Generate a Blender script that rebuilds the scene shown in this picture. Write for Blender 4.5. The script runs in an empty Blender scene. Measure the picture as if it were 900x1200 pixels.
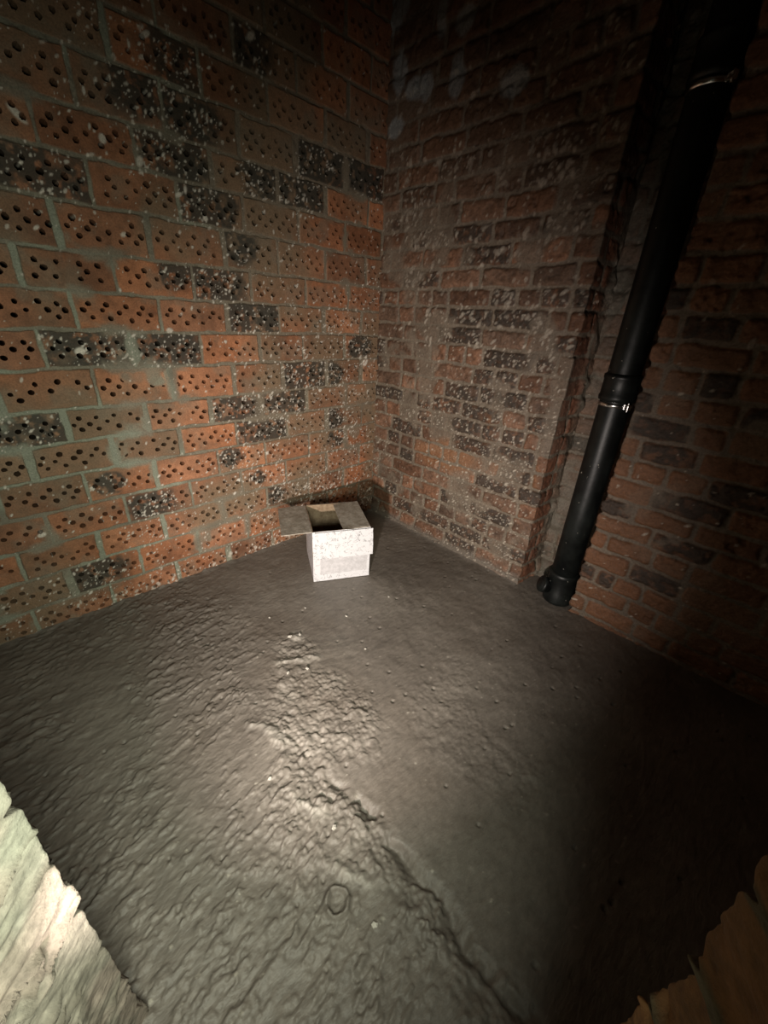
import bpy, bmesh, math
import numpy as np
from mathutils import Vector, Matrix

# ------------------------------------------------------------------ set-up
S = 0.865                      # survey units -> metres
CAM_H = 1.25
scene = bpy.context.scene
col = scene.collection
scene.view_settings.view_transform = 'Standard'
scene.view_settings.look = 'None'
scene.view_settings.gamma = 1.0
scene.view_settings.use_curve_mapping = False
scene.view_settings.exposure = 0.0

DV = np.array([-.56, .83]); DV /= np.linalg.norm(DV)      # axis of the doorway
PV = np.array([DV[1], -DV[0]])
def dp(d, p): return DV * d + PV * p

# ------------------------------------------------------------------ noise
def lattice(seed):
    return np.random.RandomState(seed).rand(256, 256)
def vnoise(x, y, seed):
    L = lattice(seed)
    xi = np.floor(x).astype(int); yi = np.floor(y).astype(int)
    fx = x - xi; fy = y - yi
    fx = fx * fx * fx * (fx * (fx * 6 - 15) + 10); fy = fy * fy * fy * (fy * (fy * 6 - 15) + 10)
    a = L[xi & 255, yi & 255]; b = L[(xi + 1) & 255, yi & 255]
    c = L[xi & 255, (yi + 1) & 255]; d = L[(xi + 1) & 255, (yi + 1) & 255]
    return (a * (1 - fx) + b * fx) * (1 - fy) + (c * (1 - fx) + d * fx) * fy * 1.0
def fbm(x, y, seed, oct=4, gain=.5):
    t = 0; a = 1; n = 0
    for k in range(oct):
        t = t + a * (vnoise(x * 2 ** k + 13.7 * k, y * 2 ** k + 7.1 * k, seed + k) - .5) * 2; n += a; a *= gain
    return t / n
def ss(a, b, x):
    t = np.clip((x - a) / (b - a), 0, 1); return t * t * (3 - 2 * t)
def worley(x, y, seed):
    L1 = lattice(seed); L2 = lattice(seed + 1)
    xi = np.floor(x).astype(int); yi = np.floor(y).astype(int)
    best = np.full(x.shape, 9.0)
    for i in (-1, 0, 1):
        for j in (-1, 0, 1):
            cx = xi + i; cy = yi + j
            d = np.hypot(cx + L1[cx & 255, cy & 255] - x, cy + L2[cx & 255, cy & 255] - y)
            best = np.minimum(best, d)
    return best
def mix(a, b, m):
    m = m[..., None]; return a * (1 - m) + np.asarray(b) * m

# ------------------------------------------------------------------ mesh helpers
def setprops(o, label=None, cat=None, group=None, kind=None):
    if label: o['label'] = label
    if cat: o['category'] = cat
    if group: o['group'] = group
    if kind: o['kind'] = kind

def raw_mesh(name, V, F, C=None, smooth=True):
    me = bpy.data.meshes.new(name)
    V = np.asarray(V, dtype=np.float32); F = np.asarray(F, dtype=np.int32)
    me.vertices.add(len(V)); me.vertices.foreach_set('co', (V * S).ravel())
    me.loops.add(F.size); me.loops.foreach_set('vertex_index', F.ravel())
    me.polygons.add(len(F)); me.polygons.foreach_set('loop_start', np.arange(0, F.size, 4, dtype=np.int32))
    me.polygons.foreach_set('use_smooth', np.full(len(F), smooth))
    if C is not None:
        a = me.color_attributes.new('col', 'FLOAT_COLOR', 'POINT')
        CC = np.ones((len(V), 4), dtype=np.float32); CC[:, :3] = C
        a.data.foreach_set('color', CC.ravel())
    me.update(calc_edges=True); me.validate()
    return me

def grid_faces(nu, nv, base=0, flip=False):
    i, j = np.meshgrid(np.arange(nu - 1), np.arange(nv - 1), indexing='ij')
    a = i * nv + j; b = (i + 1) * nv + j; c = b + 1; d = a + 1
    F = np.stack([a, b, c, d] if not flip else [a, d, c, b], -1).reshape(-1, 4)
    return F + base

def link(name, me, mat, parent=None):
    o = bpy.data.objects.new(name, me); col.objects.link(o)
    if mat: me.materials.append(mat)
    if parent: o.parent = parent
    return o

# ------------------------------------------------------------------ materials
def new_mat(name):
    m = bpy.data.materials.new(name); m.use_nodes = True
    nt = m.node_tree; nt.nodes.clear()
    out = nt.nodes.new('ShaderNodeOutputMaterial'); b = nt.nodes.new('ShaderNodeBsdfPrincipled')
    nt.links.new(b.outputs[0], out.inputs[0])
    return m, nt, b
def noise_node(nt, scale, detail=6, rough=.6, vec=None):
    n = nt.nodes.new('ShaderNodeTexNoise'); n.inputs['Scale'].default_value = scale
    n.inputs['Detail'].default_value = detail; n.inputs['Roughness'].default_value = rough
    if vec is not None: nt.links.new(vec, n.inputs['Vector'])
    return n
def surface_mat(name, scale=160, bump=.0012, rough=.85, spec=.3, var=.35, stretch=None):
    """colour attribute of the surface, broken up by procedural grain and a fine bump"""
    m, nt, b = new_mat(name); L = nt.links
    at = nt.nodes.new('ShaderNodeAttribute'); at.attribute_name = 'col'
    tc = nt.nodes.new('ShaderNodeTexCoord')
    vec = tc.outputs['Object']
    if stretch:
        mp = nt.nodes.new('ShaderNodeMapping'); mp.inputs['Scale'].default_value = stretch
        mp.inputs['Rotation'].default_value = (0, 0, .2)
        L.new(vec, mp.inputs[0]); vec = mp.outputs[0]
    n = noise_node(nt, scale, 5, .65, vec)
    mr = nt.nodes.new('ShaderNodeMapRange'); mr.inputs[1].default_value = .25; mr.inputs[2].default_value = .75
    mr.inputs[3].default_value = 1 - var; mr.inputs[4].default_value = 1 + var
    L.new(n.outputs[0], mr.inputs[0])
    mx = nt.nodes.new('ShaderNodeVectorMath'); mx.operation = 'SCALE'
    L.new(at.outputs['Color'], mx.inputs[0]); L.new(mr.outputs[0], mx.inputs['Scale'])
    L.new(mx.outputs[0], b.inputs['Base Color'])
    bp = nt.nodes.new('ShaderNodeBump'); bp.inputs['Strength'].default_value = 1; bp.inputs['Distance'].default_value = bump
    L.new(n.outputs[0], bp.inputs['Height']); L.new(bp.outputs[0], b.inputs['Normal'])
    b.inputs['Roughness'].default_value = rough; b.inputs['Specular IOR Level'].default_value = spec
    return m

M_brick_l = surface_mat('perforated_brick', 220, .0016, .72, .4)
M_brick_b = surface_mat('old_brick', 130, .0035, .6, .45)
M_stone = surface_mat('rough_reveal', 60, .004, .85, .3, .45)
M_floor = surface_mat('concrete', 80, .0032, .55, .5, .2, (1.0, .45, 1))

# ------------------------------------------------------------------ brick layout
def layout(u, v, rows, joints):
    """u, v arrays; rows = z of bed joints; joints[k] = u of the cross joints in row k.
    returns row, brick index, local centre coordinates and distances to the edges"""
    k = np.clip(np.searchsorted(rows, v) - 1, 0, len(rows) - 2)
    z0 = rows[k]; z1 = rows[k + 1]
    j = np.zeros(u.shape, int); u0 = np.zeros(u.shape); u1 = np.ones(u.shape)
    for r in range(len(rows) - 1):
        m = k == r
        if not m.any(): continue
        J = joints[r]; jj = np.clip(np.searchsorted(J, u[m]) - 1, 0, len(J) - 2)
        j[m] = jj; u0[m] = J[jj]; u1[m] = J[jj + 1]
    return k, j, u0, u1, z0, z1

def spatter(C, Hh, gu, gv, pts, tint=(.66, .60, .52), h=.0018):
    """small splashes of pale mortar / limewash: (u, v, radius, aspect, angle, strength)"""
    for (u, v, r, asp, an, st) in pts:
        rr = r * asp
        i0, i1 = np.searchsorted(gu, [u - rr, u + rr]); j0, j1 = np.searchsorted(gv, [v - rr, v + rr])
        if i1 <= i0 or j1 <= j0: continue
        U, V = np.meshgrid(gu[i0:i1] - u, gv[j0:j1] - v, indexing='ij')
        a = U * math.cos(an) + V * math.sin(an); b = -U * math.sin(an) + V * math.cos(an)
        d = np.hypot(a / asp, b) / r
        m = (1 - ss(.55, 1.05, d)) * st
        C[i0:i1, j0:j1] = mix(C[i0:i1, j0:j1], tint, m)
        Hh[i0:i1, j0:j1] += h * m

def steps(*segs):
    """segs: (start, end, step) chained"""
    out = []
    for a, b, s in segs:
        n = max(1, int(round((b - a) / s))); out += list(np.linspace(a, b, n, endpoint=False))
    out.append(segs[-1][1]); return np.array(out)

# ================================================================== LEFT WALL (perforated bricks on edge)
ZTOP = 2.78
def left_wall():
    rs = np.random.RandomState(11)
    gy = steps((-1.12, -.40, .02), (-.40, .5, .0027), (.5, 1.2, .0034), (1.2, 1.83, .0042))
    gz = steps((-.03, 1.3, .0029), (1.3, 2.05, .0036), (2.05, ZTOP, .007))
    U, V = np.meshgrid(gy, gz, indexing='ij')
    Uw = U + .006 * fbm(U * 7, V * 7, 21, 3)
    Vw = V + .007 * fbm(U * 3.2, V * 3.2, 31, 3) + .004 * fbm(U * 18, V * 18, 33, 2)
    rows = np.array([-.025, .105, .245, .375, .505, .635, .762, .887, 1.027, 1.155, 1.28, 1.402, 1.54, 1.67, 1.79, 1.93, 2.06, 2.19, 2.32, 2.45, 2.58, 2.71, 2.85])
    joints = []; info = {}
    for r in range(len(rows) - 1):
        off = .19 if r % 2 == 0 else .055
        off += .02 * (rs.rand() - .5)
        J = off + .2695 * np.arange(-6, 8) + rs.uniform(-.011, .011, 14)
        joints.append(J)
    k, j, u0, u1, z0, z1 = layout(Uw, Vw, rows, joints)
    bid = k * 40 + j
    # joint widths vary: some cross joints are wide
    rb = np.random.RandomState(5).rand(1400, 6)
    jw = .005 + .010 * (rb[bid, 0] > .72)
    jw2 = .005 + .009 * (rb[bid, 1] > .8)
    bw = .0055
    n1 = fbm(U * 28, V * 28, 41, 3)
    du = np.minimum(Uw - u0 - jw, u1 - jw2 - Uw); dv = np.minimum(Vw - z0 - bw, z1 - bw - Vw)
    d = np.minimum(du, dv) + .0036 * n1
    brick = ss(-.001, .0035, d)
    h = brick * .005 + .0010 * fbm(U * 60, V * 60, 51, 3) + .004 * (rb[bid, 2] - .5) * brick
    h += brick * .006 * (rb[bid, 3] - .5) * (Uw - u0 - .13) / .13
    h += (1 - brick) * .003 * fbm(U * 40, V * 40, 55, 3)
    # smears of mortar that lie flush over the joints
    sm = fbm(U * 5, V * 5, 61, 4)
    smear = ss(.16, .42, sm + .15 * (1 - brick)) * (1 - ss(.006, .024, d + .006 * n1))
    h = h * (1 - smear) + smear * (.0055 + .0012 * n1)
    # ---- colour
    hue = rb[bid, 4][..., None]; val = rb[bid, 5][..., None]
    C = (np.array([.270, .122, .066]) * (1 - hue) + np.array([.37, .146, .068]) * hue) * (.66 + .62 * val)
    C = C * (1 + .35 * fbm(U * 9, V * 9, 71, 4) + .3 * fbm(U * 45, V * 45, 73, 3))[..., None]
    dusty = ss(-.25, .45, fbm(U * 2.6 + 4, V * 2.6, 81, 4) + .30 * ss(.5, -.2, U) + .25 * (rb[bid, 1] - .5))
    C = mix(C, (.205, .150, .095), dusty * .8)
    film = ss(-.05, .5, fbm(U * 15, V * 15, 83, 4)); C = mix(C, (.20, .165, .12), film * .42)
    # dark, burnt or sooted bricks
    dark = np.zeros(U.shape)
    DK = [(.25, 1.08, .13, 0), (.58, 1.08, .3, 0), (.09, .82, .3, 0), (.27, .57, .075, 1), (.42, .43, .12, 1), (.15, .18, .14, 1),
          (.81, 1.35, .2, 1), (.97, 1.21, .3, 0), (.28, 1.6, .3, 0), (.40, 1.6, .1, 1), (.70, 1.74, .2, 1), (.81, 1.61, .2, 1), (.76, .83, .3, 0),
          (1.07, .8, .3, 0), (1.2, .95, .3, 0), (1.45, .70, .1, 1), (1.01, 2.15, .2, 1), (1.36, 1.86, .3, 0), (1.61, 1.86, .3, 0),
          (1.1, 1.73, .15, 1), (.81, .59, .08, 1), (1.03, .32, .09, 1), (1.27, 1.73, .2, 1), (.79, 1.88, .16, 1), (.64, 1.89, .12, 1),
          (1.01, .71, .3, 0), (1.64, 1.08, .12, 1), (.68, 1.38, .1, 1), (.95, 1.5, .12, 1), (.85, 2.0, .2, 1), (1.45, .95, .1, 1), (.95, .45, .06, 1), (1.5, .58, .1, 1)]
    for (y, z, r, part) in DK:
        kk = max(0, np.searchsorted(rows, z) - 1); jj = np.searchsorted(joints[kk], y) - 1
        m = (k == kk) & (j == jj)
        if part:
            dd = np.hypot(U - y, (V - z) * 1.2) + .03 * fbm(U * 25, V * 25, 91, 3)
            mm = (1 - ss(r * .6, r, dd)) * m
        else: mm = m * 1.0
        dark = np.maximum(dark, mm)
    dark = dark * ss(-.75, -.1, fbm(U * 14, V * 14, 95, 3) + .25)
    C = mix(C, (.040, .038, .030), dark * .9 * ss(-.7, .0, fbm(U * 50, V * 50, 97, 3)))
    # mortar
    mc = np.array([.205, .180, .135]) * (1 + .22 * fbm(U * 12, V * 12, 99, 3))[..., None]
    green = ss(.1, .5, fbm(U * 4, V * 4, 103, 3) + .45 * ss(.8, .1, U) - .2 + .35 * (du < dv))
    mc = mix(mc, (.27, .29, .225), green * .75)
    mc = mix(mc, (.20, .155, .11), ss(.5, 1.1, U) * .75)
    mort = np.maximum(1 - brick, smear * .85)
    mort = np.maximum(mort, ss(.52, .68, sm) * .8)
    C = mix(C, mc * 1.0, mort) if False else C * (1 - mort[..., None]) + mc * mort[..., None]
    # ---- perforations
    HT = [(.17, .32), (.37, .32), (.62, .32), (.82, .32), (.11, .5), (.27, .5), (.50, .5), (.71, .5), (.90, .5), (.20, .68), (.41, .68), (.64, .68), (.84, .68)]
    br = np.random.RandomState(77)
    jit = br.uniform(-1, 1, (1400, 13, 3)); fill = br.rand(1400, 13)
    flip = br.rand(1400) > .5
    hole = np.zeros(U.shape); Us = U.copy(); Vs = V.copy(); open_ = (1 - smear) * (1 - ss(.5, .66, sm))
    a0 = (Uw - u0) / (u1 - u0); b0 = (Vw - z0) / (z1 - z0)
    a0 = np.where(flip[bid], 1 - a0, a0)
    for q, (a, b) in enumerate(HT):
        ax = a + jit[bid, q, 0] * .012; bx = b + jit[bid, q, 1] * .018
        rx = .0090 + .0016 * jit[bid, q, 2]
        ok = (fill[bid, q] > .07) & (open_ > .45)
        sg = np.where(flip[bid], -1.0, 1.0)
        ex = (a0 - ax) * (u1 - u0) * sg; ey = (b0 - bx) * (z1 - z0) * 1.06
        dd = np.hypot(ex, ey) + 1e-9
        rx = rx * (1 + .10 * n1)
        rim = ok & (np.abs(dd - rx) < .0014)
        ins = ok & (dd <= rx - .0014)
        tgt = np.where(rim, rx, np.where(ins, rx * (.90 + .08 * dd / rx), dd))
        Us = Us + np.where(rim | ins, ex / dd * (tgt - dd), 0); Vs = Vs + np.where(rim | ins, ey / dd * (tgt - dd), 0)
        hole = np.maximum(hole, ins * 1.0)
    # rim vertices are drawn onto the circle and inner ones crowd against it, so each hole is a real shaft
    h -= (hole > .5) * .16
    C = np.where((hole > .5)[..., None], np.array([.050, .032, .022]), C)  # shaft interiors painted dark so the holes read as deep shade
    # ---- splashes
    pts = []
    for i in range(21000):
        y = rs.uniform(-.4, 1.88); z = rs.uniform(0, 2.4)
        i0 = min(len(gy) - 1, np.searchsorted(gy, y)); j0 = min(len(gz) - 1, np.searchsorted(gz, z))
        dk = dark[i0, j0]
        p = .06 + .75 * dk + .60 * ss(.55, 1.25, y) * ss(1.9, .9, z) + .20 * ss(.5, .1, z) + .8 * math.exp(-((y - .40) / .14) ** 2 - ((z - .36) / .13) ** 2) + .5 * math.exp(-((y - .3) / .25) ** 2 - ((z - .08) / .08) ** 2) + .25 * (ss(.2, .5, y) * ss(1.0, .7, y) * ss(1.3, 1.6, z))
        cl = fbm(np.array([y * 4.]), np.array([z * 4.]), 111, 3)[0]
        if rs.rand() > p * (1 + 1.2 * cl): continue
        r = .0017 + .0042 * rs.rand() ** 3
        if rs.rand() < .02: r *= 2.2
        pts.append((y, z, r, 1 + 1.6 * rs.rand() ** 2, rs.uniform(.4, 1.6), .55 + .45 * rs.rand()))
    pts += [(.30, 1.085, .016, 1.3, .3, 1), (.26, .175, .006, 1, 0, 1), (.02, .42, .012, 1.4, .2, .9), (.62, 1.16, .012, 1.3, 0, .8), (.30, 1.73, .012, 2.5, 2.4, .9)]
    for t in range(40):     # thick crumbs along the foot of the wall
        pts.append((rs.uniform(.15, 1.4), rs.uniform(.0, .05), .004 + .007 * rs.rand(), 1.5, rs.uniform(0, 3), .6))
    hs = h.copy(); spatter(C, hs, gy, gz, pts)
    C = np.clip(C, .004, 1)
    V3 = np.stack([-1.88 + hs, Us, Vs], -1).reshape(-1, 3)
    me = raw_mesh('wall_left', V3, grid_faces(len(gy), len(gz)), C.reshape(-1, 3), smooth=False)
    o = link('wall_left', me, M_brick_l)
    setprops(o, 'left wall of orange perforated bricks laid on edge, specked with mortar', 'wall', kind='structure')
left_wall()

# ================================================================== sheets that follow a plan line
def path_frame(poly, gu):
    poly = np.array(poly, float); seg = np.diff(poly, axis=0); ln = np.hypot(seg[:, 0], seg[:, 1])
    cum = np.concatenate([[0], np.cumsum(ln)])
    t = seg / ln[:, None]; nrm = np.stack([t[:, 1], -t[:, 0]], -1)     # right-hand side of the walk
    i = np.clip(np.searchsorted(cum, gu, side='right') - 1, 0, len(ln) - 1)
    P = poly[i] + t[i] * (gu - cum[i])[:, None]
    N = nrm[i].copy()
    for c in range(1, len(cum) - 1):
        dd = gu - cum[c]; w = np.clip(1 - np.abs(dd) / .012, 0, 1)
        av = nrm[c - 1] + nrm[c]
        N = N * (1 - w[:, None]) + av[None] * w[:, None]
    return P, N, cum

def old_brick_fields(U, V, cum, seed, base=.0175, pitch=.0865, darks=(), joints=None, rows=None):
    rs = np.random.RandomState(seed)
    Uw = U + .009 * fbm(U * 9, V * 9, seed + 1, 3)
    Vw = V + .008 * fbm(U * 2.5, V * 2.5, seed + 5, 3) + .006 * fbm(U * 16, V * 16, seed + 9, 2)
    if rows is None: rows = base + pitch * np.arange(-1, 34); rows = rows + rs.uniform(-.005, .005, len(rows))
    joints = []
    umax = cum[-1]
    for r in range(len(rows) - 1):
        J = [-.3 - rs.rand() * .1]
        style = rs.rand()
        while J[-1] < umax + .3:
            hd = rs.rand() < (.75 if style < .4 else .25)
            J.append(J[-1] + (rs.uniform(.105, .135) if hd else rs.uniform(.20, .27)))
        J = np.array(J)
        for c in cum[1:-1]:
            q = np.argmin(np.abs(J - c)); 
            if abs(J[q] - c) < .05: J[q] = c + (.055 if J[q] > c else -.055)
        joints.append(np.sort(J))
    k, j, u0, u1, z0, z1 = layout(Uw, Vw, rows, joints)
    bid = k * 60 + j
    rb = np.random.RandomState(seed + 3).rand(len(rows) * 60 + 100, 6)
    n1 = fbm(U * 22, V * 22, seed + 13, 3); n2 = fbm(U * 55, V * 55, seed + 17, 3)
    du = np.minimum(Uw - u0, u1 - Uw) - .0065; dv = np.minimum(Vw - z0, z1 - Vw) - .0065
    rd = .012
    ux = np.maximum(rd - du, 0); vx = np.maximum(rd - dv, 0)
    d = np.where((du < rd) & (dv < rd), rd - np.hypot(ux, vx), np.minimum(du, dv))
    d = d + .0045 * n1
    brick = ss(-.001, .004, d)
    h = brick * .004 + .005 * ss(0, .014, d) + .0035 * n2 * brick + .007 * (rb[bid, 2] - .5) * brick
    h += .0035 * n1 * brick + (1 - brick) * .003 * n2
    # eroded pits
    pit = ss(.30, .55, fbm(U * 30, V * 30, seed + 23, 3)) * brick * (rb[bid, 0] > .45)
    h -= pit * .007
    sm = fbm(U * 6.5, V * 6.5, seed + 29, 4)
    smear = ss(.12, .40, sm + .15 * (1 - brick))
    h = h * (1 - smear * .8) + smear * .8 * (.006 + .002 * n2)
    hue = rb[bid, 4][..., None]
    C = np.array([.150, .092, .062]) * (1 - hue) + np.array([.215, .105, .060]) * hue
    C = C * (.62 + .6 * rb[bid, 5])[..., None] * (1 + .45 * n1 + .35 * n2)[..., None]
    dark = (rb[bid, 3] > .86) * 1.0
    for (a, b) in darks:
        kk = np.searchsorted(rows, b) - 1; jj = np.searchsorted(joints[kk], a) - 1
        dark = np.maximum(dark, ((k == kk) & (j == jj)) * 1.0)
    dark = dark * brick * ss(-.8, -.05, fbm(U * 17, V * 17, seed + 37, 3) + .2)
    C = mix(C, (.045, .036, .028), dark * .88 * ss(-.55, .1, n2 + .3 * n1))
    mc = np.array([.200, .160, .120]) * (1 + .25 * fbm(U * 14, V * 14, seed + 41, 3))[..., None]
    mort = np.maximum(1 - brick, smear * .75)
    C = C * (1 - mort[..., None]) + mc * mort[..., None]
    return h, C, dark, brick, n1, n2, d

# ================================================================== BACK WALL with the pipe chase
XL, XC0, XC1, XR = -1.88, -.71, -.42, 1.62
YB, YC = 1.80, 2.0
def back_wall():
    poly = [(-1.93, YB), (XC0, YB), (XC0 + .012, YC), (XC1, YC), (XC1, YB), (XR + .03, YB)]
    P, N, cum = path_frame(poly, np.array([0.]))
    c = cum
    gu = steps((0, c[1], .0038), (c[1], c[2], .004), (c[2], c[3], .006), (c[3], c[4], .008), (c[4], c[4] + .75, .005), (c[4] + .75, c[5], .02))
    gz = steps((-.03, 1.5, .0036), (1.5, 2.3, .005), (2.3, ZTOP, .01))
    P, N, cum = path_frame(poly, gu)
    U, V = np.meshgrid(gu, gz, indexing='ij')
    X = P[:, 0][:, None] + 0 * V
    def up(x): return x + 1.93 if x < XC0 + .001 else (c[4] + (x - XC1))
    D0 = [(-1.83, 1.13), (-1.81, 1.05), (-1.46, .8), (-1.73, .8), (-1.32, .75), (-1.19, .77), (-1.16, .71), (-.83, .81), (-.76, .81), (-1.19, 1.25),
          (-1.02, 1.27), (-.86, 1.61), (-.77, 1.6), (-1.58, .69), (-1.63, .47), (-1.31, .17), (-1.17, .13), (-1.07, .09), (-1.66, .16), (-1.13, .32), (-1.0, .34),
          (-.81, .51), (-.91, .55), (-.96, .98), (-1.05, .88), (-1.23, .84), (-1.16, 1.04), (-1.07, .97), (-.8, 1.22), (-1.84, 1.69), (-1.59, 1.62), (-1.33, 1.62),
          (-1.12, 1.55), (-1.02, 1.36), (-.98, 1.11), (-.98, .66), (-.82, 1.11),
          (-.19, 1.12), (-.28, .96), (-.28, .81), (-.19, .49), (-.1, 1.01), (-.32, .58), (-.38, .26), (-.24, .32), (-.05, .78)]
    h, C, dark, brick, n1, n2, d = old_brick_fields(U, V, cum, 300, darks=[(up(a), b) for a, b in D0])
    left = (U < c[1]) * 1.0
    # warm orange patch of facing bricks low on the wall, and warmer bricks beyond the pipe
    def ell(x, z, a, b, s=201): return 1 - ss(.6, 1.15, np.hypot((X - x) / a, (V - z) / b) + .35 * fbm(U * 6, V * 6, s, 3))
    warm = ell(-1.28, .56, .26, .10) * left + ell(-.86, .58, .14, .12, 205) * left * .9 + ell(-1.02, .82, .07, .05, 207) * left
    warm = np.clip(warm, 0, 1) * brick * (1 - dark)
    C = mix(C, (.27, .125, .058), warm * .75)
    rt = (U > c[4]) * brick * (1 - dark)
    C = mix(C, (.24, .105, .045), rt * .55)
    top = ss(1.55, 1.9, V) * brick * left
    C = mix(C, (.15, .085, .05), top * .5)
    # pale lime patches high up near the corner
    for (x, z, a, b) in [(-1.80, 2.27, .06, .09), (-1.70, 2.19, .07, .05), (-1.46, 2.17, .05, .09), (-1.85, 2.50, .10, .09), (-1.57, 2.38, .04, .10), (-1.45, 2.34, .06, .05), (-1.81, 2.08, .06, .05), (-1.63, 2.18, .04, .06), (-1.19, 2.09, .07, .05)]:
        m = (1 - ss(.6, 1.0, np.hypot((X - x) / a, (V - z) / b) + .4 * fbm(U * 14, V * 14, 211, 3))) * left
        C = mix(C, (.34, .36, .36), m * .8)
    # a drilled hole
    hd = np.hypot(X + 1.335, V - .487) * left + (1 - left)
    h -= (1 - ss(.008, .011, hd)) * .03
    C = mix(C, (.62, .50, .40), (1 - ss(.011, .018, hd)) * ss(.008, .011, hd) * .35)
    # slobbered mortar where the chase meets its back
    inb = ss(c[1] + .10, c[1] + .15, U) * (1 - ss(c[2] + .10, c[2] + .14, U))
    lump = inb * (.45 + .55 * ss(-.2, .4, fbm(U * 7, V * 5, 221, 3)))
    h += lump * (.030 * ss(-.3, .6, fbm(U * 9, V * 6, 225, 3)) + .006 * n1)
    C = mix(C, (.15, .14, .11), lump * .85)
    sd = ss(c[1] + .004, c[1] + .012, U) * (1 - inb) * (U < c[2])
    C = mix(C, (.20, .075, .04), sd * brick * .6)
    # irregular quoins at the chase edge
    rowk = np.floor((V - .0175) / .0865).astype(int)
    q = np.random.RandomState(9).uniform(-1, 1, 60)[rowk % 60]
    edge = np.exp(-((U - c[1]) / .02) ** 2)
    h += edge * q * .006
    # skim of cement along the foot
    foot = (1 - ss(.02, .06, V + .02 * n1)) * (U < c[1])
    h += foot * .008
    C = mix(C, (.16, .135, .11), foot * .8)
    rs = np.random.RandomState(401); pts = []
    for i in range(22000):
        u = rs.uniform(0, c[4] + .8); z = rs.uniform(.0, 2.2)
        i0 = min(len(gu) - 1, np.searchsorted(gu, u)); j0 = min(len(gz) - 1, np.searchsorted(gz, z))
        x = P[i0, 0]
        p = .09 + .5 * dark[i0, j0] + .30 * ss(1.6, 1.2, -x * (u < c[1]) + 9 * (u >= c[1])) * ss(1.5, .9, z) + .4 * ss(1.6, 1.85, -x) * ss(1.0, .5, z) * (z > .25)
        if u > c[4]: p = .035
        elif u > c[1]: p = .05
        if rs.rand() > p: continue
        r = .0022 + .0045 * rs.rand() ** 3
        big = 1 + .9 * ss(1.0, 1.4, z)
        pts.append((u, z, r * big, 1 + 1.8 * rs.rand() ** 2, rs.uniform(.3, 1.4), (.5 + .4 * rs.rand()) * (1 - .4 * ss(1.0, 1.4, z))))
    spatter(C, h, gu, gz, pts, (.50, .44, .36), .002)
    C = np.clip(C, .004, 1)
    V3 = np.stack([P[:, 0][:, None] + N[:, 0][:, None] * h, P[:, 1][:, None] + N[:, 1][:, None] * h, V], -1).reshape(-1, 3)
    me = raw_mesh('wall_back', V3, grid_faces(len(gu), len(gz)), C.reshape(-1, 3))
    o = link('wall_back', me, M_brick_b)
    setprops(o, 'back wall of old worn red-brown bricks with a recess for the pipe', 'wall', kind='structure')
back_wall()

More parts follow.
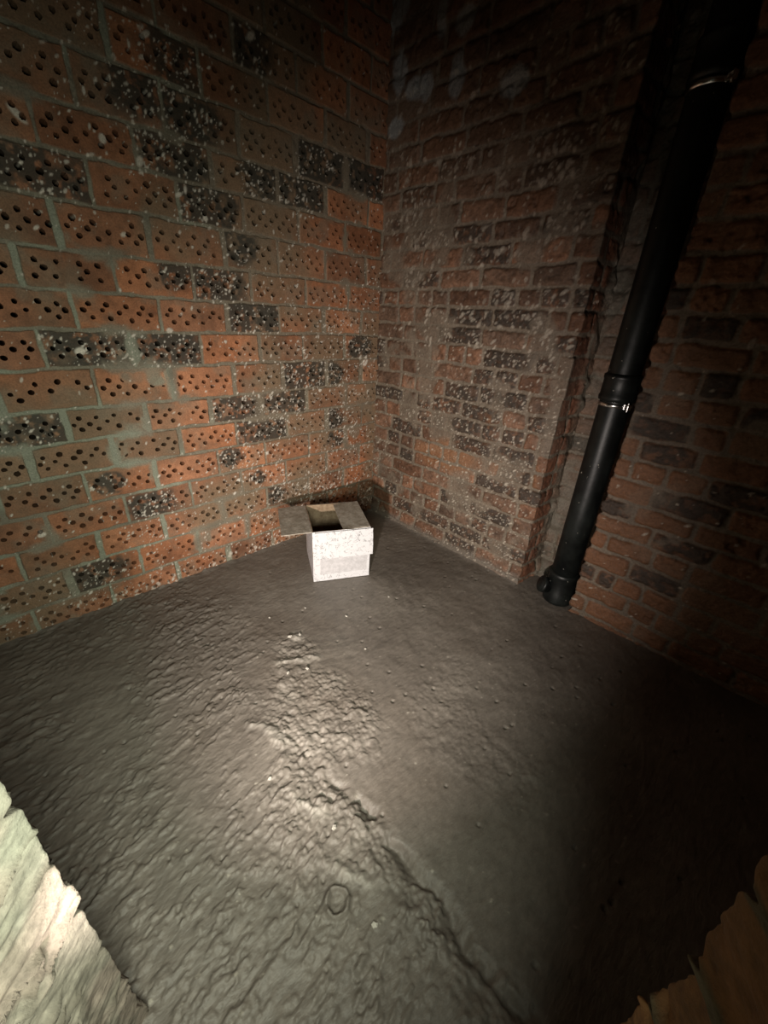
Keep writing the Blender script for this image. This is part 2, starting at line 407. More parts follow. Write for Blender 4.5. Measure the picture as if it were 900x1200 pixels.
# ================================================================== FRONT WALL with the doorway the picture is taken from
DI, PL, PR = .180, -.445, .229
DO = -.42
ZL = 2.15
def front_wall():
    VV, FF, CC = [], [], []; base = 0
    a0 = dp(DI, PL - 1.70); e1 = dp(DI, PL); e2 = dp(DO, PL); e3 = dp(DO, PL - .6)
    b0 = dp(DI, PR + 1.86); f1 = dp(DI, PR); f2 = dp(DO, PR); f3 = dp(DO, PR + .6)
    for side, poly in (('L', [a0, e1, e2, e3]), ('R', [f3, f2, f1, b0])):
        _, _, c = path_frame(poly, np.array([0.]))
        if side == 'L':
            gu = steps((0, c[1] - .1, .03), (c[1] - .1, c[1] + .3, .0026), (c[1] + .3, c[2], .01), (c[2], c[3], .03))
            gz = steps((-.03, .95, .0026), (.95, ZTOP, .02)); ce = c[1]
        else:
            gu = steps((0, c[1], .03), (c[1], c[2] - .2, .01), (c[2] - .2, c[2] + .1, .0026), (c[2] + .1, c[3], .03))
            gz = steps((-.03, .55, .012), (.55, 1.15, .0026), (1.15, ZTOP, .02)); ce = c[2]
        P, N, cum = path_frame(poly, gu)
        U, V = np.meshgrid(gu, gz, indexing='ij')
        if side == 'L':
            h, C, dark, brick, n1, n2, d = old_brick_fields(U, V, cum, 500, base=.07, pitch=.130)
            # ragged, mortar-slobbered reveal: torn ridges running along the joints
            r1 = fbm(U * 9, V * 34 + U * 9, 511, 4); r2 = fbm(U * 26, V * 80 + U * 30, 515, 3)
            h = h * .08 + .0045 * r1 + .0034 * r2
            crack = 1 - ss(.0, .085, np.abs(fbm(U * 5, V * 15 + U * 5, 521, 4)))
            C0_ = crack * ss(.0, .3, fbm(U * 5, V * 9, 525, 2) + .2)
            h -= crack * .017 * ss(.0, .3, fbm(U * 5, V * 9, 525, 2) + .2)
            C = np.array([.135, .122, .098]) * (1 + .28 * r1 + .22 * n2)[..., None]
            C = mix(C, (.125, .135, .105), ss(.05, .4, fbm(U * 7, V * 9, 531, 3)) * .4)
            C = mix(C, (.15, .115, .095), ss(.1, .4, fbm(U * 6, V * 8, 535, 3)) * .6)
            C = mix(C * 1.2, (.07, .06, .045), np.clip((1 - brick) * .35 + C0_ * .6, 0, 1))
            rows_ = .07 + .13 * np.arange(-1, 24); notch_w = .006
        else:
            h, C, dark, brick, n1, n2, d = old_brick_fields(U, V, cum, 600, base=.04, pitch=.098)
            h = h * .9 + .004 * fbm(U * 10, V * 14, 611, 3)
            C = np.minimum(C * np.array([.60, .48, .34]), .11)
            C = mix(C, (.17, .080, .030), brick * .8) * (1 + .2 * n1)[..., None]
            C = mix(C, (.07, .055, .03), (1 - brick) * .6)
            rows_ = .04 + .098 * np.arange(-1, 30); notch_w = .009
        # broken arris: bites along the edge, deepest at the bed joints
        dz = np.min(np.abs(V[..., None] - rows_[None, None, :]), -1) if False else np.abs(((V - rows_[0]) % (rows_[1] - rows_[0])) )
        pit = rows_[1] - rows_[0]; dz = np.minimum(dz, pit - dz)
        near = np.exp(-((U - ce) / .03) ** 2)
        h = h * (1 - .75 * near) if side == 'L' else h
        ed = .5 + .5 * fbm(V * 14, V * 0 + 3, 541 if side == 'L' else 641, 3)
        bite = np.exp(-(dz / notch_w) ** 2) * (.004 + .016 * ed) + .003 * fbm(V * 30, V * 0 + 5, 551, 2)
        if side == 'R': bite = bite + .010 * ((V - rows_[0]) % pit) / pit - .012
        pull = near * bite
        X = P[:, 0][:, None] + N[:, 0][:, None] * h - DV[0] * pull
        Y = P[:, 1][:, None] + N[:, 1][:, None] * h - DV[1] * pull
        V3 = np.stack([X, Y, V], -1).reshape(-1, 3)
        VV.append(V3); FF.append(grid_faces(len(gu), len(gz), base)); CC.append(np.clip(C, .004, 1).reshape(-1, 3)); base += len(V3)
    # head of the doorway
    c8 = []
    for z in (ZL, ZTOP):
        for (d_, p_) in ((DI - .012, PL - .02), (DI - .012, PR + .02), (DO, PR + .02), (DO, PL - .02)):
            q = dp(d_, p_); c8.append((q[0], q[1], z))
    VV.append(np.array(c8)); CC.append(np.tile([.2, .12, .08], (8, 1)))
    FF.append(np.array([[0, 1, 2, 3], [4, 7, 6, 5], [0, 4, 5, 1], [1, 5, 6, 2], [2, 6, 7, 3], [3, 7, 4, 0]]) + base)
    me = raw_mesh('wall_front', np.concatenate(VV), np.concatenate(FF), np.concatenate(CC))
    o = link('wall_front', me, M_stone)
    setprops(o, 'near wall with rough torn brick jambs on either side of the doorway', 'wall', kind='structure')
front_wall()

# ================================================================== right end wall (in the dark) and ceiling
def right_wall():
    y0 = dp(DI, PR + 1.86)
    poly = [(XR, 1.84), (XR, float(y0[1]) - .12)]
    _, _, c = path_frame(poly, np.array([0.]))
    gu = steps((0, c[1], .01)); gz = steps((-.03, ZTOP, .01))
    P, N, cum = path_frame(poly, gu); U, V = np.meshgrid(gu, gz, indexing='ij')
    h, C, *_r = old_brick_fields(U, V, cum, 700)
    V3 = np.stack([P[:, 0][:, None] + N[:, 0][:, None] * h, P[:, 1][:, None] + N[:, 1][:, None] * h, V], -1).reshape(-1, 3)
    o = link('wall_right', raw_mesh('wall_right', V3, grid_faces(len(gu), len(gz)), np.clip(C, .004, 1).reshape(-1, 3)), M_brick_b)
    setprops(o, 'end wall of dark old bricks', 'wall', kind='structure')
right_wall()
def ceiling():
    gx = steps((-2.0, 2.2, .03)); gy = steps((-1.6, 2.1, .03)); U, V = np.meshgrid(gx, gy, indexing='ij')
    h = .006 * fbm(U * 8, V * 8, 801, 3); C = np.array([.16, .13, .11]) * (1 + .3 * fbm(U * 5, V * 5, 811, 3))[..., None]
    V3 = np.stack([U, V, 2.74 + h], -1).reshape(-1, 3)
    o = link('ceiling', raw_mesh('ceiling', V3, grid_faces(len(gx), len(gy), flip=True), C.reshape(-1, 3)), M_floor)
    setprops(o, 'rough ceiling slab', 'ceiling', kind='structure')
ceiling()

# ================================================================== FLOOR
def floor():
    gx = steps((-2.0, -1.2, .0048), (-1.2, -.1, .0033), (-.1, .35, .005), (.35, 3.2, .03))
    gy = steps((-2.6, -.45, .04), (-.45, -.2, .008), (-.2, .75, .0033), (.75, 1.4, .0045), (1.4, 2.08, .006))
    X, Y = np.meshgrid(gx, gy, indexing='ij')
    w1 = fbm(X * 3, Y * 3, 901, 3)
    warpx = X + .03 * fbm(X * 5, Y * 5, 903, 2); warpy = Y + .03 * fbm(X * 5, Y * 5, 905, 2)
    h = .005 * fbm(X * 2.2, Y * 2.2, 907, 3)
    side = 1 - ss(.36, .44, warpy)                     # near strip of screed, roughly floated
    # drag marks left by the float, running away along the left wall
    a = math.radians(14)
    along = X * math.sin(a) * -1 + Y * math.cos(a); across = X * math.cos(a) + Y * math.sin(a)
    rip = fbm(across * 40 + 2 * w1, along * 20, 911, 4, .62)
    rip2 = fbm(across * 85, along * 38, 915, 2)
    reg = ss(-.1, .5, fbm(X * 2.3 + 9, Y * 2.3, 919, 3) + .35)
    farl = ss(-1.0, -1.3, X) * ss(.75, .4, Y)
    ramp = np.clip(side * (.25 + .75 * reg) + .8 * farl, 0, 1)
    h += ramp * (.0032 * rip + .0050 * ss(.06, .36, rip) * ss(-.3, .3, fbm(X * 6, Y * 6, 917, 2)) + .0050 * ss(.12, .42, rip2) * reg)
    h += .0022 * fbm(X * 20, Y * 20, 925, 3)
    h += (1 - ramp) * (.0012 * fbm(X * 14, Y * 14, 921, 3) + .0006 * fbm(X * 50, Y * 50, 923, 2))
    # step / torn edge between the two pours
    x_on = ss(-1.0, -.75, X) 
    h += .006 * side * x_on - .003
    band = np.exp(-((warpy - .415) / .045) ** 2) * x_on * (1 - ss(.1, .3, X))
    lump = ss(.62, .15, worley(X * 30, Y * 30, 931)); lump2 = ss(.6, .1, worley(X * 62, Y * 62, 935))
    h += band * (.012 * (lump - .4) * ss(-.2, .4, fbm(X * 8, Y * 8, 937, 2) + .1) + .004 * lump2 + .006 * fbm(X * 22, Y * 22, 939, 3))
    trench = np.exp(-((warpy - .45) / .018) ** 2) * ss(-.62, -.5, X) * (1 - ss(.0, .2, X))
    h -= trench * .022 * ss(-.25, .25, fbm(X * 16, Y * 16, 945, 3)); h += .010 * band * ss(.1, .5, fbm(X * 26, Y * 26, 947, 3))
    fine = fbm(X * 85, Y * 85, 943, 2)
    h += .0016 * fine * np.clip(ramp * .6 + band, 0, 1) * (.5 + ss(-.3, .3, fbm(X * 11, Y * 3, 941, 2)))
    # crumbled patch between ridge and box
    def el(x, y, ax, ay, s=951): return 1 - ss(.5, 1.1, np.hypot((X - x) / ax, (Y - y) / ay) + .35 * fbm(X * 6, Y * 6, s, 3))
    cr = np.maximum(el(-.84, .55, .34, .17), el(-1.10, .64, .13, .10, 955))
    rg = 1 - np.abs(fbm(X * 17, Y * 17, 958, 4, .6)) * 2.2
    h += cr * .0022 * fine
    h += cr * (.0012 * (lump2 - .3) + .007 * fbm(X * 34, Y * 34, 957, 4, .65) + .004 * ss(.2, .9, rg) + .006 * ss(.35, .7, fbm(X * 11, Y * 11, 959, 3)))
    cr2 = el(-.42, .85, .30, .16, 961) * 1.0 + el(-.6, 1.05, .12, .12, 965) * .6
    h += cr2 * (.0012 * (lump2 - .3) + .004 * fbm(X * 34, Y * 34, 967, 3))
    cr3 = el(-.50, .27, .22, .12, 969) * .8
    h += cr3 * (.006 * (lump - .4) * lump2 + .004 * fbm(X * 26, Y * 26, 971, 3))
    # bright crest and a few torn lips
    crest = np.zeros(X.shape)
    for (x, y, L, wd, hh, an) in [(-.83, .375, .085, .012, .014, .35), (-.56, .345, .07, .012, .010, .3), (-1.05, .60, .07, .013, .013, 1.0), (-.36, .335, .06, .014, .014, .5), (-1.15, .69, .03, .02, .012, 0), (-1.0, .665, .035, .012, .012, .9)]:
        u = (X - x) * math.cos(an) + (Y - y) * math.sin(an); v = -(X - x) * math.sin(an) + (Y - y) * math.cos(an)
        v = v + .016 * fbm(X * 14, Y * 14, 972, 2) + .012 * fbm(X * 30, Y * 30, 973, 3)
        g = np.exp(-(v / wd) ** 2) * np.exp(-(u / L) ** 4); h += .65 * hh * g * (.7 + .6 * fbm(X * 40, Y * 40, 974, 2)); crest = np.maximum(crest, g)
    # the ring-shaped dent
    rr = np.hypot(X + .345, (Y - .275)) + .004 * fbm(X * 30, Y * 30, 975, 2)
    h += .013 * np.exp(-((rr - .026) / .006) ** 2) - .002 * np.exp(-(rr / .02) ** 2)
    # curved trowel sweeps in front of the box
    tr = np.hypot(X + 1.30, Y - .92)
    for R_ in (.34, .42, .30):
        h += .0022 * ss(-.015, .015, tr - R_ + .03 * w1) * (X > -1.25) * np.exp(-((tr - R_) / .06) ** 2)
    # small pits everywhere
    pw = worley(X * 9, Y * 9, 981); psel = ss(.0, .15, fbm(X * 7, Y * 7, 982, 2))
    h -= .007 * psel * (1 - ss(.02, .07, pw + .02 * fbm(X * 60, Y * 60, 984, 2)))
    # keep the spot under the box level
    bx = np.exp(-(np.hypot(X + 1.49, Y - 1.17) / .26) ** 6)
    h = h * (1 - bx) - .001 * bx
    h = np.minimum(h, .035)
    h += .010 * np.exp(-((X + 1.88) / .02) ** 2) * (.6 + .8 * fbm(Y * 30, X * 3, 983, 2)) + .008 * np.exp(-((Y - 1.8) / .02) ** 2) * (X < XC0)
    t = ss(-.5, .5, fbm(X * 2.6, Y * 2.6, 985, 4))[..., None]
    C = np.array([.146, .125, .106]) * (1 - t) + np.array([.200, .175, .149]) * t
    C = C * (1 + .10 * fbm(X * 18, Y * 18, 987, 3))[..., None]
    C = mix(C, (.112, .088, .069), ss(.1, .6, fbm(X * 3 + 5, Y * 3, 989, 3)) * .4)
    C = mix(C, (.30, .265, .23), np.clip(cr * .35 + band * .25, 0, 1) * ss(-.1, .5, fbm(X * 20, Y * 20, 991, 3)))
    C = mix(C, (.34, .31, .27), crest * .55)  # crests lightened in the colour, a highlight painted on
    # pale dust swept toward the crumbled patch
    C = mix(C, (.19, .17, .145), el(-1.0, .72, .22, .16, 993) * .3)
    rs = np.random.RandomState(17); pts = []
    for i in range(420):
        x = rs.uniform(-1.8, .1); y = rs.uniform(-.1, 1.7)
        pts.append((x, y, .0018 + .003 * rs.rand() ** 3, 1.4, rs.uniform(0, 3), .5))
    spatter(C, h, gx, gy, pts, (.42, .38, .32), .002)
    V3 = np.stack([X, Y, h], -1).reshape(-1, 3)
    o = link('floor', raw_mesh('floor', V3, grid_faces(len(gx), len(gy)), np.clip(C, .01, 1).reshape(-1, 3)), M_floor)
    setprops(o, 'rough grey concrete floor with a torn ridge across it', 'floor', kind='structure')
floor()

# ================================================================== CARDBOARD BOX
def card_mat():
    m, nt, b = new_mat('white_flaking_card'); L = nt.links
    tc = nt.nodes.new('ShaderNodeTexCoord')
    n1 = noise_node(nt, 17, 3, .5, tc.outputs['Object']); n1.inputs['Distortion'].default_value = 1.6
    sub = nt.nodes.new('ShaderNodeMath'); sub.operation = 'SUBTRACT'; sub.inputs[1].default_value = .5; L.new(n1.outputs[0], sub.inputs[0])
    ab = nt.nodes.new('ShaderNodeMath'); ab.operation = 'ABSOLUTE'; L.new(sub.outputs[0], ab.inputs[0])
    cr = nt.nodes.new('ShaderNodeValToRGB'); L.new(ab.outputs[0], cr.inputs[0])
    cr.color_ramp.elements[0].position = .0; cr.color_ramp.elements[0].color = (.34, .33, .34, 1)
    cr.color_ramp.elements[1].position = .026; cr.color_ramp.elements[1].color = (.69, .67, .69, 1)
    n2 = noise_node(nt, 60, 5, .7, tc.outputs['Object'])
    cr2 = nt.nodes.new('ShaderNodeValToRGB'); L.new(n2.outputs[0], cr2.inputs[0])
    cr2.color_ramp.elements[0].position = .44; cr2.color_ramp.elements[0].color = (0, 0, 0, 1)
    cr2.color_ramp.elements[1].position = .50; cr2.color_ramp.elements[1].color = (1, 1, 1, 1)
    mx = nt.nodes.new('ShaderNodeMix'); mx.data_type = 'RGBA'
    L.new(cr2.outputs[0], mx.inputs['Factor']); mx.inputs['A'].default_value = (.69, .67, .69, 1); L.new(cr.outputs[0], mx.inputs['B'])
    n3 = noise_node(nt, 110, 3, .6, tc.outputs['Object'])
    cr3 = nt.nodes.new('ShaderNodeValToRGB'); L.new(n3.outputs[0], cr3.inputs[0])
    cr3.color_ramp.elements[0].position = .30; cr3.color_ramp.elements[0].color = (.40, .37, .37, 1)
    cr3.color_ramp.elements[1].position = .38; cr3.color_ramp.elements[1].color = (1, 1, 1, 1)
    m2 = nt.nodes.new('ShaderNodeMix'); m2.data_type = 'RGBA'; m2.blend_type = 'MULTIPLY'; m2.inputs['Factor'].default_value = 1
    L.new(mx.outputs['Result'], m2.inputs['A']); L.new(cr3.outputs[0], m2.inputs['B'])
    L.new(m2.outputs['Result'], b.inputs['Base Color'])
    bp = nt.nodes.new('ShaderNodeBump'); bp.inputs['Strength'].default_value = .6; bp.inputs['Distance'].default_value = .0015
    L.new(n1.outputs[0], bp.inputs['Height']); L.new(bp.outputs[0], b.inputs['Normal'])
    b.inputs['Roughness'].default_value = .75; b.inputs['Specular IOR Level'].default_value = .25
    return m
def kraft_mat(name, ca, cb):
    m, nt, b = new_mat(name); L = nt.links
    tc = nt.nodes.new('ShaderNodeTexCoord'); n = noise_node(nt, 45, 6, .7, tc.outputs['Object'])
    cr = nt.nodes.new('ShaderNodeValToRGB'); L.new(n.outputs[0], cr.inputs[0])
    cr.color_ramp.elements[0].position = .38; cr.color_ramp.elements[0].color = ca
    cr.color_ramp.elements[1].position = .68; cr.color_ramp.elements[1].color = cb
    L.new(cr.outputs[0], b.inputs['Base Color'])
    bp = nt.nodes.new('ShaderNodeBump'); bp.inputs['Strength'].default_value = .7; bp.inputs['Distance'].default_value = .002
    L.new(n.outputs[0], bp.inputs['Height']); L.new(bp.outputs[0], b.inputs['Normal'])
    b.inputs['Roughness'].default_value = .9
    return m
M_card = card_mat(); M_kraft = kraft_mat('grey_brown_card', (.30, .25, .20, 1), (.52, .47, .41, 1)); M_inner = kraft_mat('shaded_inner_card', (.24, .16, .10, 1), (.42, .31, .21, 1)); M_grey = kraft_mat('grey_faded_card', (.48, .46, .47, 1), (.66, .63, .65, 1))  # box inside is a darker copy of the card, its shade painted in

def panel(bm, o, a, b, n, th, ns=26, seed=0, wob=.0012, mi=(0, 0)):
    """thin bent sheet of card: origin o, edges a and b, thickness th along n, slightly wavy and ragged"""
    o, a, b, n = map(Vector, (o, a, b, n)); na = ns; nb = ns
    g = np.linspace(0, 1, na); A_, B_ = np.meshgrid(g, g, indexing='ij')
    wv = fbm(A_ * 3, B_ * 3, 1000 + seed, 3) * wob
    rg = (vnoise(A_ * 9, B_ * 9, 1050 + seed) - .5) * .0022
    grid = {}
    for s in (0, 1):
        for i in range(na):
            for j in range(nb):
                e = 0
                p = o + a * g[i] + b * g[j] + n * (float(wv[i, j]) + s * th)
                if j == nb - 1: p = p + b.normalized() * float(rg[i, j])
                if i in (0, na - 1): p = p + a.normalized() * float(rg[i, j])
                grid[s, i, j] = bm.verts.new(p * S)
    for s in (0, 1):
        for i in range(na - 1):
            for j in range(nb - 1):
                q = [grid[s, i, j], grid[s, i + 1, j], grid[s, i + 1, j + 1], grid[s, i, j + 1]]
                f = bm.faces.new(q if s else q[::-1]); f.material_index = mi[s]
    rim = [(i, 0) for i in range(na)] + [(na - 1, j) for j in range(1, nb)] + [(i, nb - 1) for i in range(na - 2, -1, -1)] + [(0, j) for j in range(nb - 2, 0, -1)]
    for q in range(len(rim)):
        r0, r1 = rim[q], rim[(q + 1) % len(rim)]
        f = bm.faces.new([grid[0, r0[0], r0[1]], grid[0, r1[0], r1[1]], grid[1, r1[0], r1[1]], grid[1, r0[0], r0[1]]]); f.material_index = mi[1]
def bm_obj(name, bm, mats, parent=None, smooth=False):
    bmesh.ops.recalc_face_normals(bm, faces=bm.faces[:])
    me = bpy.data.meshes.new(name); bm.to_mesh(me); bm.free()
    for m in mats: me.materials.append(m)
    if smooth:
        for p in me.polygons: p.use_smooth = True
    o = bpy.data.objects.new(name, me); col.objects.link(o)
    if parent: o.parent = parent
    return o

W, Dp, Hb, TH = .295, .316, .293, .0045
box = bpy.data.objects.new('cardboard_box', None); col.objects.link(box)
ang = .49
box.matrix_world = Matrix.Translation(Vector((-1.42, .968, .002)) * S) @ Matrix(((math.sin(ang), -math.cos(ang), 0, 0), (math.cos(ang), math.sin(ang), 0, 0), (0, 0, 1, 0), (0, 0, 0, 1)))
setprops(box, 'small open white cardboard box standing on the concrete floor in the corner', 'cardboard box')
bm = bmesh.new()
panel(bm, (0, 0, 0), (W, 0, 0), (0, 0, Hb), (0, 1, 0), TH, seed=1, mi=(0, 1))                      # front
panel(bm, (0, Dp, 0), (W, 0, 0), (0, 0, Hb), (0, -1, 0), TH, seed=2, mi=(0, 1))                    # back
panel(bm, (0, TH * .8, 0), (0, Dp - TH * 1.6, 0), (0, 0, Hb), (1, 0, 0), TH, seed=3, mi=(0, 1))    # left
panel(bm, (W, TH * .8, 0), (0, Dp - TH * 1.6, 0), (0, 0, Hb), (-1, 0, 0), TH, seed=4, mi=(0, 1))   # right
panel(bm, (TH, TH, .002), (W - 2 * TH, 0, 0), (0, Dp - 2 * TH, 0), (0, 0, 1), TH, seed=5, mi=(0, 1), wob=.0004)
bm_obj('box_body', bm, [M_card, M_inner], box)
bm = bmesh.new(); panel(bm, (.035, -.0005, .040), (W - .05, 0, 0), (0, 0, .115), (0, -1, 0), .0012, seed=8, wob=.0004)
p_ = bm_obj('paper_patch', bm, [M_grey], box); p_['label'] = 'greyer faded patch on the lower front'
def flap(name_label, *args, **kw):
    bm = bmesh.new(); panel(bm, *args, **kw)
    f = bm_obj('box_flap', bm, [M_card, M_kraft], box); 
    if name_label: f['label'] = name_label
# left flap: stuck straight out, inner face up
flap('brown inner face flap sticking out level to the left', (-.002, .004, Hb - .004), (0, Dp - .008, 0), (-.145, 0, -.004), (0, 0, 1), TH, seed=11, wob=.003, mi=(0, 1))
# right flap: folded in over the opening, both faces in grey-brown card
flap('grey-brown flap folded in over the right half of the opening', (W - .002, .006, Hb + .002), (0, Dp - .012, 0), (-.138, 0, -.010), (0, 0, 1), TH, seed=12, wob=.002, mi=(1, 1))
# front flap: folded down over the front face
flap('white flap folded down over the upper front', (.012, -.004, Hb - .002), (W - .002, 0, 0), (0, -.016, -.143), (0, -1, 0), TH, seed=13, wob=.0015, mi=(0, 0))
# back flap: hanging down behind
flap(None, (.004, Dp + .004, Hb - .002), (W - .008, 0, 0), (0, .018, -.14), (0, 1, 0), TH, seed=14, wob=.0015, mi=(1, 0))

# ================================================================== PIPE
def pipe_mat():
    m, nt, b = new_mat('black_painted_iron'); L = nt.links
    tc = nt.nodes.new('ShaderNodeTexCoord'); n = noise_node(nt, 14, 6, .6, tc.outputs['Object'])
    cr = nt.nodes.new('ShaderNodeValToRGB'); L.new(n.outputs[0], cr.inputs[0])
    cr.color_ramp.elements[0].color = (.004, .005, .005, 1); cr.color_ramp.elements[0].position = .4
    cr.color_ramp.elements[1].color = (.018, .022, .020, 1); cr.color_ramp.elements[1].position = .75
    n2 = noise_node(nt, 75, 2, .5, tc.outputs['Object'])
    cr2 = nt.nodes.new('ShaderNodeValToRGB'); L.new(n2.outputs[0], cr2.inputs[0])
    cr2.color_ramp.elements[0].position = .735; cr2.color_ramp.elements[0].color = (0, 0, 0, 1)
    cr2.color_ramp.elements[1].position = .76; cr2.color_ramp.elements[1].color = (1, 1, 1, 1)
    mx = nt.nodes.new('ShaderNodeMix'); mx.data_type = 'RGBA'
    L.new(cr2.outputs[0], mx.inputs['Factor']); L.new(cr.outputs[0], mx.inputs['A']); mx.inputs['B'].default_value = (.40, .38, .33, 1)
    L.new(mx.outputs['Result'], b.inputs['Base Color'])
    bp = nt.nodes.new('ShaderNodeBump'); bp.inputs['Strength'].default_value = .5; bp.inputs['Distance'].default_value = .003
    L.new(n.outputs[0], bp.inputs['Height']); L.new(bp.outputs[0], b.inputs['Normal'])
    b.inputs['Roughness'].default_value = .42; b.inputs['Specular IOR Level'].default_value = .45
    return m
M_pipe = pipe_mat()
M_steel, _nt, _b = new_mat('bright_steel')
_n = noise_node(_nt, 90); _r = _nt.nodes.new('ShaderNodeMapRange'); _r.inputs[3].default_value = .12; _r.inputs[4].default_value = .3
_nt.links.new(_n.outputs[0], _r.inputs[0]); _nt.links.new(_r.outputs[0], _b.inputs['Roughness'])
_b.inputs['Base Color'].default_value = (.85, .85, .85, 1); _b.inputs['Metallic'].default_value = 1

def lathe(bm, prof, n=48, c=(0, 0, 0), cap=True):
    rings = []
    for (r, z) in prof:
        rings.append([bm.verts.new(Vector((c[0] + r * math.cos(2 * math.pi * i / n), c[1] + r * math.sin(2 * math.pi * i / n), c[2] + z)) * S) for i in range(n)])
    for a, b in zip(rings, rings[1:]):
        for i in range(n): bm.faces.new([a[i], a[(i + 1) % n], b[(i + 1) % n], b[i]])
    if cap:
        bm.faces.new(rings[0][::-1]); bm.faces.new(rings[-1])
def cube(bm, c, s, rot=None, bev=.0015):
    r = bmesh.ops.create_cube(bm, size=1)
    M = Matrix.Translation(Vector(c) * S) @ (rot or Matrix.Identity(4)) @ Matrix.Diagonal((s[0] * S, s[1] * S, s[2] * S, 1))
    bmesh.ops.transform(bm, matrix=M, verts=r['verts'])
    es = list({e for v in r['verts'] for e in v.link_edges})
    bmesh.ops.bevel(bm, geom=es, offset=bev * S, segments=2, affect='EDGES')

PX, PY, PRD = -.508, 1.835, .0600
pipe = bpy.data.objects.new('drain_pipe', None); col.objects.link(pipe); pipe.location = Vector((PX, PY, 0)) * S
setprops(pipe, 'black painted cast iron soil pipe standing in the brick recess', 'pipe')
bm = bmesh.new(); lathe(bm, [(PRD, .10), (PRD, .5), (PRD, 1.0), (PRD, 1.6), (PRD, 2.2), (PRD, 2.735)])
bm_obj('pipe_shaft', bm, [M_pipe], pipe, True)
for z in (.985, 1.925):
    bm = bmesh.new(); lathe(bm, [(PRD, z + .012), (.068, z + .016), (.070, z + .030), (.067, z + .038), (.066, z + .095), (.069, z + .100), (.069, z + .112), (.061, z + .118)], cap=False)
    bm_obj('pipe_socket', bm, [M_pipe], pipe, True)
    bm = bmesh.new(); lathe(bm, [(.0605, z - .008), (.0640, z - .007), (.0648, z), (.0640, z + .007), (.0605, z + .008)], cap=False)
    ring = bm_obj('pipe_clip', bm, [M_steel], pipe, True); ring['label'] = 'bright steel clip ring'
    bm = bmesh.new()
    aa = math.radians(-38)
    R_ = Matrix.Rotation(aa, 4, 'Z')
    for dz in (-.008, .008): cube(bm, (.074 * math.cos(aa), .074 * math.sin(aa), z + dz), (.024, .016, .005), R_)
    cube(bm, (.0655 * math.cos(aa), .0655 * math.sin(aa), z), (.005, .018, .021), R_); cube(bm, (.085 * math.cos(aa), .085 * math.sin(aa), z), (.005, .016, .021), R_)
    lg = bm_obj('clip_lug', bm, [M_steel], ring); 
    bm = bmesh.new(); lathe(bm, [(.0035, -.016), (.0035, .016)], 12, (.077 * math.cos(aa), .077 * math.sin(aa), z))
    bm_obj('clip_screw', bm, [M_steel], ring)
# foot: heel bend with a round cleaning eye facing the room
bm = bmesh.new(); lathe(bm, [(.070, 0), (.072, .012), (.072, .05), (.069, .06), (.0665, .14), (.070, .15), (.070, .165), (.061, .172)])
bm_obj('pipe_foot', bm, [M_pipe], pipe, True)
bm = bmesh.new()
lathe(bm, [(.0, .0), (.036, 0), (.036, .075), (.043, .078), (.043, .090), (.038, .094), (.030, .095), (.028, .099), (.010, .101), (.0005, .101)], 36, cap=False)
da = math.radians(222)
T = Matrix.Translation(Vector((0, 0, .052)) * S) @ Matrix.Rotation(da, 4, 'Z') @ Matrix.Rotation(math.radians(72), 4, 'Y') @ Matrix.Translation(Vector((0, 0, .01)) * S)
bmesh.ops.transform(bm, matrix=T, verts=bm.verts[:])
eye = bm_obj('cleaning_eye', bm, [M_pipe], pipe, True)

# ================================================================== loose crumbs of mortar on the floor
M_crumb, _nt, _b = new_mat('pale_mortar_crumb')
_n = noise_node(_nt, 120); _c = _nt.nodes.new('ShaderNodeValToRGB'); _c.color_ramp.elements[0].color = (.30, .27, .23, 1); _c.color_ramp.elements[1].color = (.62, .58, .52, 1)
_nt.links.new(_n.outputs[0], _c.inputs[0]); _nt.links.new(_c.outputs[0], _b.inputs['Base Color']); _b.inputs['Roughness'].default_value = .9
def crumb(i):
    rs = np.random.RandomState(2000 + i); bm = bmesh.new(); bmesh.ops.create_icosphere(bm, subdivisions=2, radius=1)
    for v in bm.verts:
        c_ = v.co; f = 1 + .25 * math.sin(5 * c_.x + i) * math.cos(4 * c_.y + 2 * i) + .10 * rs.randn()
        v.co = Vector((c_.x * f, c_.y * f * .75, max(-.5, c_.z * f * .6)))
    me = bpy.data.meshes.new('mortar_crumb'); bmesh.ops.recalc_face_normals(bm, faces=bm.faces[:]); bm.to_mesh(me); bm.free(); me.materials.append(M_crumb); return me
cm = [crumb(i) for i in range(4)]
CR = [(-.968, .617, .008), (-1.16, .66, .009), (-1.145, .70, .007), (-.255, .31, .0075), (-1.08, 1.18, .006), (-1.11, .93, .006), (-.70, .30, .006), (-1.28, .82, .005), (-.90, .86, .005), (-1.0, .55, .007), (-1.33, .66, .005), (-.47, .36, .007)]
dg = bpy.context.evaluated_depsgraph_get()
fl = bpy.data.objects['floor']; fv = np.empty(len(fl.data.vertices) * 3, dtype=np.float32); fl.data.vertices.foreach_get('co', fv); fv = fv.reshape(-1, 3)
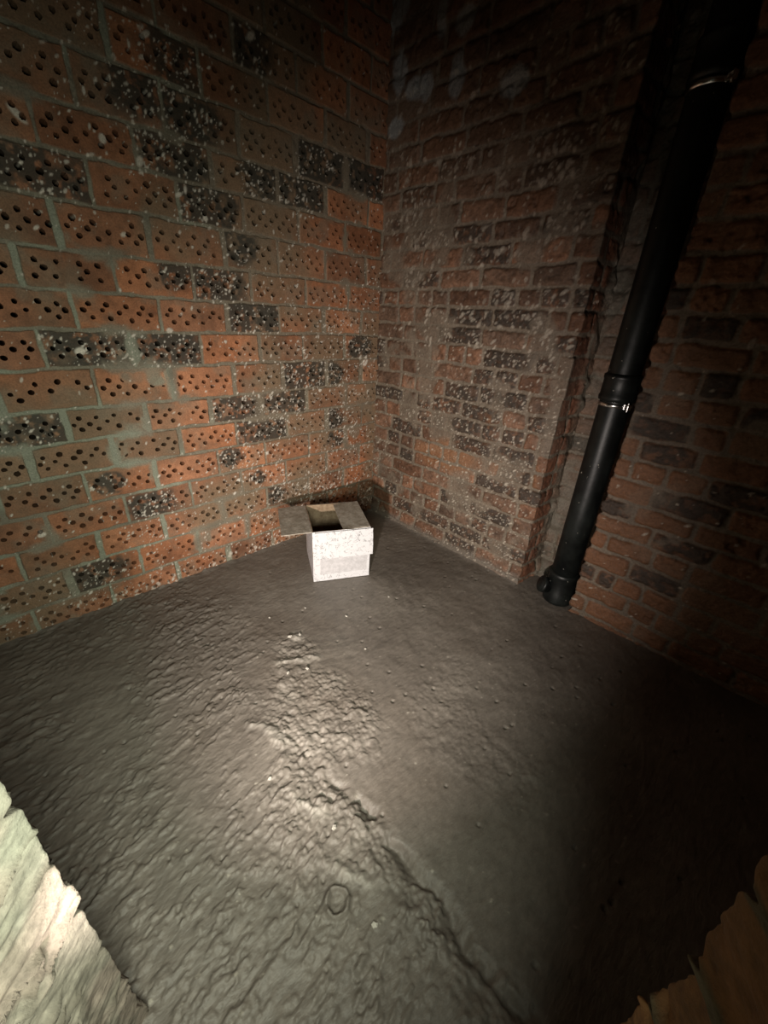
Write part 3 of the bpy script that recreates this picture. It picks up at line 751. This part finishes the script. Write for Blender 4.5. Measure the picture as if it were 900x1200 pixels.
for i, (x, y, r) in enumerate(CR):
    q = np.argmin((fv[:, 0] - x * S) ** 2 + (fv[:, 1] - y * S) ** 2); z = float(fv[q, 2])
    o = bpy.data.objects.new('mortar_crumb', cm[i % 4]); col.objects.link(o)
    o.location = (x * S, y * S, z + r * .42 * S); o.scale = (r * S,) * 3; o.rotation_euler = (0, 0, i * 1.3)
    setprops(o, 'tiny pale chip of mortar lying loose on the grey concrete floor', 'mortar chip', 'loose mortar chips on the floor')

# ================================================================== LIGHT
def spot(name, loc, tgt, energy, color, size, blend, radius):
    l = bpy.data.lights.new(name, 'SPOT'); l.energy = energy; l.color = color; l.spot_size = math.radians(size); l.spot_blend = blend; l.shadow_soft_size = radius
    o = bpy.data.objects.new(name, l); col.objects.link(o); o.location = Vector(loc) * S
    d = (Vector(tgt) - Vector(loc)) * S; o.rotation_euler = d.to_track_quat('-Z', 'Y').to_euler(); return o
spot('torch', (-.18, -.18, .53), (-1.20, 1.10, .36), 105, (1, .88, .81), 90, 1.0, .025)
spot('lamp_by_the_doorway', (.03, -.04, .92), (-1.30, .30, .25), 56, (.95, 1, .82), 130, 1.0, .15)
w = bpy.data.worlds.new('world'); scene.world = w; w.use_nodes = True
w.node_tree.nodes['Background'].inputs[0].default_value = (.75, .9, .7, 1); w.node_tree.nodes['Background'].inputs[1].default_value = .03

# ================================================================== CAMERA
pitch = math.radians(26); roll = math.radians(3.3); az = math.radians(44.2)
hh = Vector((-math.sin(az), math.cos(az), 0)); r0 = Vector((math.cos(az), math.sin(az), 0)); zz = Vector((0, 0, 1))
fw = hh * math.cos(pitch) - zz * math.sin(pitch); u0 = hh * math.sin(pitch) + zz * math.cos(pitch)
Rr = r0 * math.cos(roll) + u0 * math.sin(roll); Uu = -r0 * math.sin(roll) + u0 * math.cos(roll)
cd = bpy.data.cameras.new('camera'); cam = bpy.data.objects.new('camera', cd); col.objects.link(cam)
cd.sensor_fit = 'VERTICAL'; cd.sensor_height = 36; cd.sensor_width = 27; cd.lens = 36 * 465 / 1200; cd.clip_start = .01
m = Matrix.Identity(4)
for i in range(3): m[i][0] = Rr[i]; m[i][1] = Uu[i]; m[i][2] = -fw[i]; m[i][3] = (0, 0, CAM_H * S)[i]
cam.matrix_world = m
scene.camera = cam
